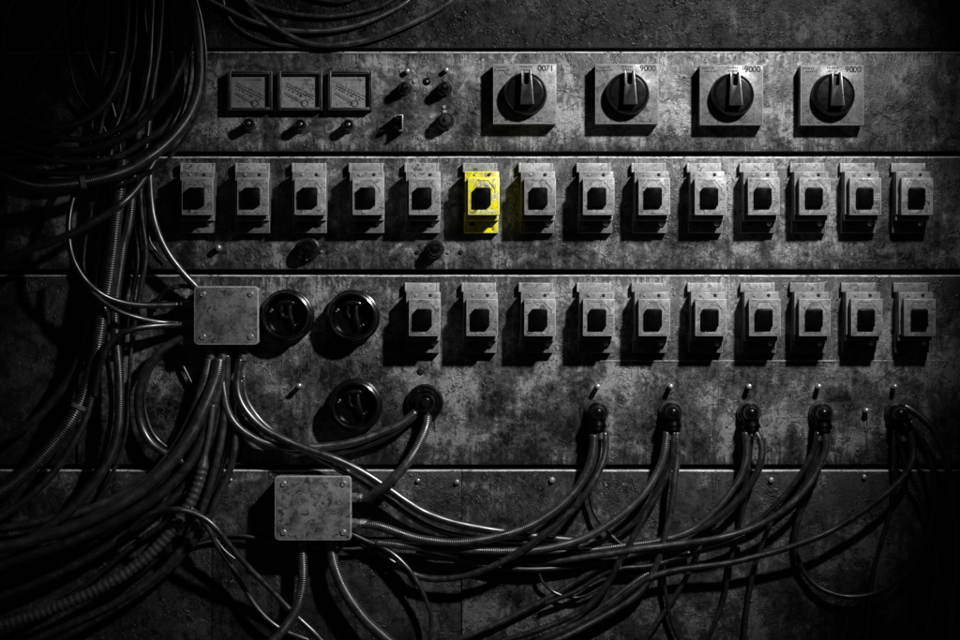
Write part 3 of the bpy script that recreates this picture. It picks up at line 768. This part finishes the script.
C_([(153,-6),(152,20),(150,60),(146,85),(141,106),(132,119),(118,129),(100,137),(78,139.5),(50,136),(25,129),(0,117),(-10,112)], (14,26,34), 3.4, 'rubber', 'coil loop second from the inside, passing left', GL)
C_([(129,-6),(127,22),(124.5,50),(119,76),(107,101),(90,117),(72,125),(52,128),(34,125),(16,115),(0,102),(-10,92)], (20,36), 4.3, 'braid', 'innermost thick loop of the coil', GL)
C_([(193.5,-6),(192,25),(188.5,50),(180,68),(172,85),(160,103),(148,117),(130,133),(110,143),(90,149),(65,151.5),(45,150),(25,144),(0,134),(-10,130)], (28,34), 3.9, 'rubber', 'coil loop third from the inside, rising close to the ribbed conduit', GL)
C_([(185,-6),(183,40),(182,75),(180,98),(175,112),(167,124),(155,135),(140,144),(124,154),(105,160),(85,162),(60,161),(40,157),(10,148),(-10,140)], (20,30), 3.3, 'soft', 'coil loop fourth from the inside with a bright nick', GL)
C_([(180,-6),(179,50),(176,95),(172,118),(165,134),(156,145),(140,155),(120,164),(102,170),(84,173),(60,174),(40,172),(20,167),(0,158),(-10,153)], (14,26), 2.9, 'rubber', 'coil loop just above the ribbed conduit at its lowest', GL)
C_([(-10,164),(15,175),(40,181),(55,183),(75,182),(100,176),(125,166),(145,155)], 18, 2.4, 'rubber', 'lowest short loop peeping out behind the ribbed conduit', GL)
C_([(191,-6),(196,15),(199,40),(200,62),(199.5,80),(196,98),(189,115),(178,131),(163,146.5),(148,158),(130,169),(110,176.5),(92,181),(70,185),(40,187),(20,183),(0,175),(-10,170)], (34,46), 6.2, 'conduit', 'thick ribbed conduit forming the outer loop of the coil', GL, name='flexible_conduit', ribs=1.7, depth=.12, clamps=((.66, 2.5),))
C_([(195,-6),(201,18),(204.5,40),(206,60),(205,85),(201,105),(194,122),(184,139),(174,152),(165,162),(152,170),(140,176),(120,186)], (40,36), 1.8, 'rubber', 'thin cable hugging the outside of the ribbed coil conduit', GL)
# --- left, below the coil
C_([(108,170),(105,225),(101,255),(97,282),(93,305),(89,330),(82,352),(70,377),(56,397),(40,415),(22,429),(0,440),(-8,443)], 16, 4.4, 'soft', 'thick dull cable sweeping out to the left edge above the clamped conduit', GL)
C_([(96,190),(92,208),(88,226),(85,243),(83.5,262),(86,276),(92,288),(96,310),(94,340),(88,365)], 10, 2.1, 'soft', 'short cable curving behind the loop left of the tall conduit', GL)
C_([(122,160),(119.5,190),(115.5,222),(112,255),(107,290),(102,315),(97,348),(92,368),(86,388),(78,407),(68,425),(54,443),(36,463),(15,482),(-8,498)], (26,32), 7.2, 'conduit', 'thickest tall ribbed conduit with a clamp, sweeping down to the left edge', GL, name='flexible_conduit', ribs=2.3, depth=.14, clamps=((.56, 2.0),))
C_([(134,175),(129,222),(123,245),(119.5,270),(116,295),(114.5,315),(116,340),(118.5,370),(119.5,400),(118,428),(112,452),(101,473),(87,492),(70,510),(50,525),(20,545),(-8,560)], (20,24,30), 4.9, 'braid', 'thick braided cable running beside the tall conduit on its right', GL)
C_([(100,320),(98,350),(96,375),(92,395),(85,420),(73,444),(60,464),(45,482),(27,499),(5,514),(-8,522)], (22,34), 3.9, 'braid', 'braided cable hugging the right flank of the clamped conduit', GL)
C_([(104,325),(107,358),(109.5,375),(111,395),(111,415),(108,435),(102,457),(92,480),(80,495),(65,512),(40,530),(0,552),(-8,556)], 14, 2.6, 'rubber', 'thin shiny cable left of the thick braided cable', GL)
C_([(134,300),(131.5,342),(130,365),(128.5,390),(128,410),(126,432),(121,452),(114,470),(105,490),(92,508),(70,525)], 10, 2.1, 'soft', 'thin cable right of the thick braided cable, ending behind the fan', GL)
C_([(131,175),(132.5,200),(135,220),(137,240),(138,262),(135,285),(130,305),(128,330)], 14, 1.8, 'rubber', 'thin cable dropping beside the tall conduit above the upper loop', GL)
C_([(140,180),(141,207),(143,226),(145.5,245),(145.5,262),(142,280),(139,298),(135,320),(132,345)], 18, 2.6, 'rubber', 'dark cable bowed to the right between conduit and curved feed', GL)
C_([(146,180),(147.5,205),(148,228),(147.5,245),(146,262),(143,285),(140,300),(138,320)], 10, 1.6, 'rubber', 'very thin cable behind the bowed dark cable', GL)
C_([(148,232),(151,243),(156,250),(161,256),(168,262)], 4, 1.0, 'rubber', 'tiny stray wire behind the curved feed of the junction box', GL)
C_([(145,135),(148,155),(149.5,175),(151,200),(154,220),(160,238),(169,255),(181,271),(195,286),(204,296)], (8,18,22,22,15), 3.9, 'soft', 'shiny cable curving down into the corner of the upper junction box', GL)
C_([(156,158),(143,180),(132,194),(120,205),(104,216),(85,227),(60,238.5),(35,248),(0,262),(-10,266)], (20,40,46,46), 3.9, 'soft', 'cable crossing in front of the tall conduit down to the left edge', GL)
C_([(78,180),(74,195),(70,212),(68.5,232),(70.5,250),(76,266),(86,281),(98,292),(112,299.5),(130,304),(150,305.5),(179,304.8)], (24,44,40,15), 3.2, 'rubber', 'hook shaped cable crossing the conduit into the upper side gland', GL)
C_([(76,262),(82,278),(92,292),(105,303.5),(120,312),(138,318),(158,322),(179,323.6)], (30,42,38,15), 2.7, 'rubber', 'cable crossing the conduit just below the hook shaped one', GL)
C_([(179,325),(165,325.5),(150,326.5),(132,329.5),(118,336),(108,346),(102,360),(98,375),(94,398)], (15,40,42,40), 3.3, 'rubber', 'black cable arching left from the lower side gland over the braided cable', GL)
C_([(196,289),(185,286),(172,288),(162,294),(157,302),(154,312)], (14,12,4), 2.4, 'rubber', 'small black cable arch behind the upper left corner of the junction box', GL)
C_([(192,337),(184,338.5),(172,343),(158,354),(147,369),(140,386),(138,405),(140.5,424),(149,441),(161,451),(176,458),(190,470)], (15,18,12,16), 4.1, 'soft', 'cable bowed left like a letter C from the box corner', GC)
C_([(176,345),(160,358),(150,372),(145,392),(145,410),(150,428),(158,440),(170,450)], 5, 2.0, 'rubber', 'thin cable nested inside the C shaped cable', GC)
C_([(176,352),(183,366),(190,380),(196,392),(200,410)], 5, 1.6, 'rubber', 'short thin dark cable slanting right under the upper junction box', GC)
# --- fan at the lower left
C_([(209,359),(206,374),(203,385),(194,412),(180,440),(163,464),(145,482),(122,495),(98,506),(70,515.5),(40,522),(0,529),(-8,530)], (15,16,18), 4.6, 'braid', 'topmost cable of the fan, running flat to the left edge', GB)
C_([(219.5,359),(217,374),(211,391),(202,412),(190,436),(172,461),(152,481),(135,495),(112,509),(85,522.5),(50,535.5),(20,544),(-8,549)], (18,30,32), 6.2, 'braid', 'thickest grey braided cable of the fan', GB)
C_([(222,350),(220,385),(213,408),(203,438),(190,463),(172,484),(152,500),(128,515),(100,529),(70,542),(35,554),(0,566),(-8,569)], (14,30,26), 5.2, 'soft', 'thick smooth cable directly below the thickest braided one of the fan', GB)
C_([(223,380),(217,420),(208,445),(196,470),(180,492),(158,511),(135,527),(110,545),(85,560),(55,575),(20,590),(-8,600)], (12,18), 4.2, 'soft', 'dull cable in the middle of the fan above the coarse ringed conduit', GB)
C_([(226,392),(221,425),(210,458),(200,480),(186,503),(168,521),(146,536),(120,556),(96,577),(70,596),(30,618),(-8,632)], (8,14), 2.8, 'rubber', 'thin cable lying between the dull fan cable and the ringed conduit', GB)
C_([(213,405),(210,430),(206,450),(202,470),(197,487),(189,505),(177,523),(163,541),(147,557),(133,568),(117,579),(84,596),(42,613),(5,625),(-10,629)], (26,30), 6.0, 'hose', 'coarse ringed metal hose sweeping down to the bottom left corner', GB, name='flexible_conduit', ribs=6.2, depth=.2, rr=(62, 2.9))
C_([(227,355),(226,390),(224,420),(220,447),(213,475),(205,502),(196,525),(183,547),(165,568),(140,588),(110,606),(80,620),(40,638),(20,648)], (15,20,16), 3.9, 'soft', 'cable right of the ringed hose dropping from the middle bottom gland', GB)
C_([(241,380),(238,405),(236.5,430),(233,458),(226,480),(217,500),(208,520),(196,540),(181,558),(160,577),(135,596),(105,615),(70,634),(50,645)], (12,18,12), 3.7, 'soft', 'outermost right cable of the fan, near the bare lower plate', GB)
C_([(210,398),(199,425),(184,455),(160,482),(132,504),(105,521),(75,537),(40,551),(10,560),(-8,565)], (6,10), 3.4, 'rubber', 'black cable showing in the gap between the two thickest fan cables', GB)
C_([(150,500),(130,520),(105,542),(78,562),(50,579),(20,594),(-8,606)], (6,8), 3.6, 'soft', 'dull cable half hidden in the lower left fan above the ringed hose', GB)
C_([(226,400),(222,440),(214,470),(203,497),(186,528),(160,556),(128,582),(95,603),(60,622),(25,642)], (6,6), 3.0, 'rubber', 'dark cable deepest in the fan just under the ringed hose', GB)
C_([(231,380),(230,410),(229,440),(222,468),(214,492),(204,515),(190,540),(175,560)], 8, 2.4, 'rubber', 'thin cable behind the two rightmost cables of the fan', GB)
C_([(130,530),(145,517.5),(160,511.5),(176,509.5),(192,513),(207,520.5),(219,532),(230,546),(247,566),(268,587),(284,604),(298,618),(313,632),(325,645)], (30,46,40,14,14), 3.1, 'soft', 'arched cable crossing over the ringed hose then slanting right', GB)
C_([(190,508),(198,515),(209,530),(217,546),(229,563),(241,583),(254,604),(266,618),(282,630),(303,638.5),(320,644)], (36,12,10), 2.7, 'soft', 'cable slanting right below the arched cable', GB)
C_([(205,520),(212,533),(220,545),(226,552),(236,560)], 22, 1.3, 'soft', 'thin wire nested under the arched cable', GB)
C_([(160,556),(190,544),(212,537.5),(232,535.5),(250,537),(280,543),(320,548),(350,549),(380,547),(410,548),(440,549),(480,551),(520,549),(560,546)], 6, 1.9, 'rubber', 'thin level cable passing behind the lower junction box', GC)
# --- between boxes, rosette and right-hand fan
C_([(222,359),(222,376),(224,395),(228,412),(236,425),(248,435),(265,443),(290,447.5),(320,447),(350,443),(375,435),(395,427),(408,419),(416,412)], (15,18,14,13), 4.2, 'braid', 'upper of two cables running from the upper box to the round rosette', GC)
C_([(225,375),(228,400),(235,420),(248,436),(270,447),(300,452.5),(330,452),(355,448),(380,440),(400,428),(412,418),(418,411)], (12,9,9,13), 3.4, 'rubber', 'lower thinner cable of the pair reaching the round rosette', GC)
C_([(240,359),(238,373),(237,388),(240,401),(248,414),(262,428),(280,438),(300,447),(325,455.5),(345,463.5),(365,474),(385,487),(405,501),(425,513),(450,522),(480,528.5),(510,533),(545,538),(580,541)], (15,20,24,20,12), 4.3, 'rubber', 'glossy black cable sweeping from upper box over the lower box corner', GC)
C_([(243,375),(245,396),(254,413),(268,428),(288,441),(310,453),(332,465),(352,477),(372,489),(390,501),(408,514),(425,524),(445,532),(470,537),(500,541),(540,543),(580,545)], (10,14,10), 3.4, 'rubber', 'cable running just below the glossy black sweeping one', GC)
C_([(234,388),(235,402),(241,414),(251,424),(262,432)], 9, 2.0, 'rubber', 'short thin cable beneath the right bottom gland of the upper box', GC)
C_([(427.5,417),(427,424),(424,433),(417,448),(408,462),(397,475),(385,485.5),(375,493),(370,497),(363,498.3)], (14,24,34,28,15), 4.5, 'braid', 'cable dropping from the rosette into the upper right gland of the lower box', GC)
C_([(363,524.7),(375,525.5),(390,530),(410,537),(430,541),(455,543),(480,540.5),(510,533.5),(535,523.5),(558,508),(577,489),(588,470),(593,452),(594,434)], (15,20,24,20,22), 4.5, 'braid', 'long braided cable from the lower box up to the leftmost plug', GR)
C_([(395,563),(410,573),(430,579),(455,578),(475,573.5),(500,563),(525,548),(540,537),(557,524.5),(575,507),(590,487),(601,467),(605.5,450),(605,432)], (8,16,28,32,22), 3.4, 'soft', 'cable from the leftmost plug crossing over the bunch to the lower left', GR)
C_([(600,432),(598.5,455),(592,475),(589.5,490),(591.5,505),(597,518),(606,530),(619,543),(632,552)], (18,10,10), 2.1, 'rubber', 'thin middle cable of the leftmost plug hooking back to the right', GR)
C_([(598,450),(590,470),(580,490),(566,507),(552,524),(544,534)], 8, 1.8, 'rubber', 'thin short cable behind the two main cables of the leftmost plug', GR)
C_([(667,432),(664,455),(656,475),(642,496),(624,513),(604,527.5),(585,538),(560,546),(535,550.5),(505,551.5),(475,551),(440,549),(405,546),(375,543)], (22,24,20,12), 4.0, 'braid', 'thickest left cable of the second plug, joining the level bunch', GR)
C_([(674,432),(673,455),(667,475),(657,495),(647,511),(639,527),(631,542),(619,562),(612,576),(604,589),(594,601),(580,612),(560,622),(530,633),(500,642)], (22,18,10), 3.1, 'rubber', 'middle cable of the second plug, dropping behind the level bunch', GR)
C_([(677,432),(677,458),(674.5,480),(672.5,500),(669,520),(664,540),(658,560),(650,578),(638,594),(617,609),(592,623),(565,637),(545,645)], (22,16,12), 3.4, 'braid', 'right cable of the second plug, falling to the bottom edge', GR)
C_([(690,553),(668,562),(655,570),(638,580),(615,598),(592,615),(570,628),(540,642)], (8,8), 2.9, 'braid', 'dim cable between the two dropping cables of the second plug', GR)
C_([(745.5,432),(747,452),(742,474),(728,496),(712,514),(697,527),(680,535.5),(655,542),(625,546),(595,550),(565,552),(530,551)], (22,20,12,3), 3.6, 'braid', 'left cable of the middle plug, joining the level bunch', GR)
C_([(754,430),(760,440),(762,452),(759,468),(750,485),(738,500),(722,515),(706,525),(688,532.5),(665,540.5),(640,544),(610,546),(585,547)], (22,26,20,12,2), 3.7, 'soft', 'right cable of the middle plug, bowed outwards', GR)
C_([(752,436),(749,460),(746,482),(744,502),(740.5,524),(735,545),(731,560),(727,585),(722,605),(714,625),(706,645)], (18,10,8), 2.5, 'rubber', 'thin cable dropping from the middle plug to the bottom edge', GR)
C_([(818,432),(815,448),(807,464),(796,481),(784,496),(770,510.5),(755,523),(738,531.5),(715,538.5),(690,544.5),(660,550),(630,554),(600,559)], (22,18,8,2), 2.9, 'rubber', 'left thinner cable of the fourth plug', GR)
C_([(825,432),(826,448),(820,465),(811,482),(798,498),(782,511.5),(765,522),(745,531),(720,538),(700,541.5),(670,545.5),(640,549),(610,554),(590,556.5),(560,561),(530,562.5),(500,561),(470,556)], (22,28,26,16,3), 3.4, 'soft', 'shiny right cable of the fourth plug, topping the level bunch', GR)
C_([(821,436),(816,455),(811,470),(806,486),(803,500),(799.5,515),(796,530),(795,543),(798,560),(806,575),(816,585.5),(830,593),(848,597),(868,595.5),(888,588),(904,575.5),(917,560),(925,545),(931,525),(934.5,500),(934,478),(929,455),(921,437),(910,421)], (16,8,16,24), 2.8, 'rubber', 'great U shaped loop hanging between the fourth plug and the rightmost plug', GR)
C_([(906,424),(911,436),(913.5,449),(912,462),(905,475),(893,488),(878,500.5),(860,513.5),(840,526),(825,534),(805,542),(780,550.5),(755,557),(730,563),(700,567),(675,570.5),(650,578),(630,590),(612,604),(590,618),(560,632),(530,645)], (22,28,26,16,10), 3.3, 'soft', 'long shiny cable from the rightmost plug sweeping left under the bunch', GR)
C_([(904,406),(911,410),(922,418),(935,432),(945,455),(950,480),(954,510),(956,560),(953,600),(948,645)], (20,26,20), 3.8, 'rubber', 'outermost black cable of the rightmost plug, hugging the right edge', GR)
C_([(899,430),(902,450),(906,464),(911,477),(918,492),(924,507),(930,525),(935,545),(937,565),(935,590),(930,615),(925,645)], (18,10,10), 2.1, 'rubber', 'thin cable dropping from the rightmost plug inside the U loop', GR)
C_([(896,430),(894,450),(895,475),(892,505),(882,540),(872,580),(866,645)], (16,6,6), 2.6, 'rubber', 'dim cable falling straight from the rightmost plug', GR)
C_([(536,553),(537.5,568),(542,581),(552,591),(566,597),(582,597),(600,588),(620,572),(640,560)], 8, 1.6, 'rubber', 'thin U shaped wire hanging under the level bunch', GR)
C_([(664,556),(664.5,585),(667,600),(669.5,615),(675,630),(681,645)], 8, 2.2, 'rubber', 'thin cable dropping to the bottom edge under the second plug', GR)
C_([(745,535),(725,545),(700,552),(675,559),(650,566),(620,569),(597,578),(575,592),(545,604)], (14,10), 2.4, 'rubber', 'loose thin cable under the level bunch', GR)
C_([(772,520),(762,545),(753,575),(747,610),(743,648)], (8,6), 2.4, 'rubber', 'thin cable falling to the bottom edge between the third and fourth plugs', GR)
C_([(702,542),(691,568),(674,598),(656,624),(640,648)], (6,8), 2.6, 'soft', 'dim cable slanting to the bottom edge below the second plug', GR)
C_([(650,550),(610,561),(570,567),(530,569.5),(490,567),(450,559),(415,552)], (4,10,6), 2.8, 'rubber', 'dark level strand along the underside of the cable bunch', GR)
C_([(625,553),(590,573),(550,597),(512,617),(472,635),(440,648)], (4,6), 3.0, 'soft', 'dull cable leaving the bunch towards the bottom edge right of the conduits', GR)
C_([(671,436),(669,458),(662,480),(651,501),(637,519),(620,533),(600,542),(570,548)], (18,16,8,2), 2.6, 'rubber', 'thin strand between the left and middle cables of the second plug', GR)
C_([(822,434),(821,452),(814,470),(803,488),(790,503),(774,516),(755,527),(730,536),(700,543)], (16,14,6,2), 2.4, 'rubber', 'thin strand between the two main cables of the fourth plug', GR)
# --- lower junction box, downwards
C_([(302,548),(303,575),(301.5,592),(297,608),(290,621),(280,634),(270,645)], (15,20), 5.2, 'conduit', 'left ribbed conduit leaving the bottom of the lower junction box', GC, name='flexible_conduit', ribs=1.9, depth=.12)
C_([(330.5,548),(334,565),(341,584),(352,603),(365,620),(380,634),(394,646)], (15,18), 5.8, 'conduit', 'right ribbed conduit leaving the bottom of the lower junction box', GC, name='flexible_conduit', ribs=1.8, depth=.11)
C_([(350,533),(366,541),(380,546.5),(394,555),(407,567.5),(417,582),(425,598),(430.5,614),(431,630),(430,645)], (10,16,12), 2.4, 'rubber', 'thin shiny cable curving down right of the lower box', GC)
C_([(360,545),(378,554),(394,562),(406,572),(416,588)], 6, 1.6, 'rubber', 'short thin wire tucked under the shiny curve right of the box', GC)
# --- top edge
C_([(240,-6),(247,2),(262,16),(280,30),(300,40.5),(318,44.5),(338,44.5),(365,40),(390,32),(420,19),(445,5),(458,-6)], 9, 2.9, 'soft', 'lowest and brightest slack cable slung along the top edge', GT)
C_([(203,-6),(210,0),(225,8),(245,18),(265,25),(285,29.5),(310,31),(335,29.5),(360,24),(385,14),(405,3),(414,-6)], 7, 2.6, 'braid', 'slack cable second lowest along the top edge', GT)
C_([(240,-6),(255,3),(285,12),(310,15.5),(330,16),(355,13),(380,6),(402,-6)], 6, 2.4, 'soft', 'slack cable second from the top edge, above two others', GT)
C_([(296,-8),(325,.5),(345,.8),(368,-8)], 6, 2.0, 'rubber', 'slack cable barely dipping below the top edge', GT)
C_([(222,-6),(226,12),(236,26),(252,36),(274,43),(296,46),(320,48)], 3, 1.8, 'soft', 'dim cable close to the panel behind the slack cables', GT)

# ------------------------------------------------------------------ camera, light, world
cam = bpy.data.cameras.new('camera'); co = bpy.data.objects.new('camera', cam); col.objects.link(co)
co.location = (0, -D*S, 0); co.rotation_euler = (math.radians(90), 0, 0)
cam.sensor_width = 36; cam.sensor_fit = 'HORIZONTAL'; cam.lens = 36*D/960; cam.clip_end = 100
scene.camera = co
lamp = bpy.data.lights.new('spot_lamp', 'SPOT'); lo = bpy.data.objects.new('spot_lamp', lamp); col.objects.link(lo)
lp = wpos(985, -310, 735); lo.location = lp
aim = wpos(572, 232, 0)
lo.rotation_euler = (aim - lp).to_track_quat('-Z', 'Y').to_euler()
lamp.energy = 318; lamp.spot_size = math.radians(49.5); lamp.spot_blend = 1.0; lamp.shadow_soft_size = .065
w = bpy.data.worlds.new('World'); scene.world = w; w.use_nodes = True
bg = w.node_tree.nodes['Background']; bg.inputs['Color'].default_value = (1, 1, 1, 1); bg.inputs['Strength'].default_value = .007
scene.render.engine = 'CYCLES'
scene.view_settings.view_transform = 'Standard'; scene.view_settings.look = 'None'
scene.view_settings.exposure = 0; scene.view_settings.gamma = 1
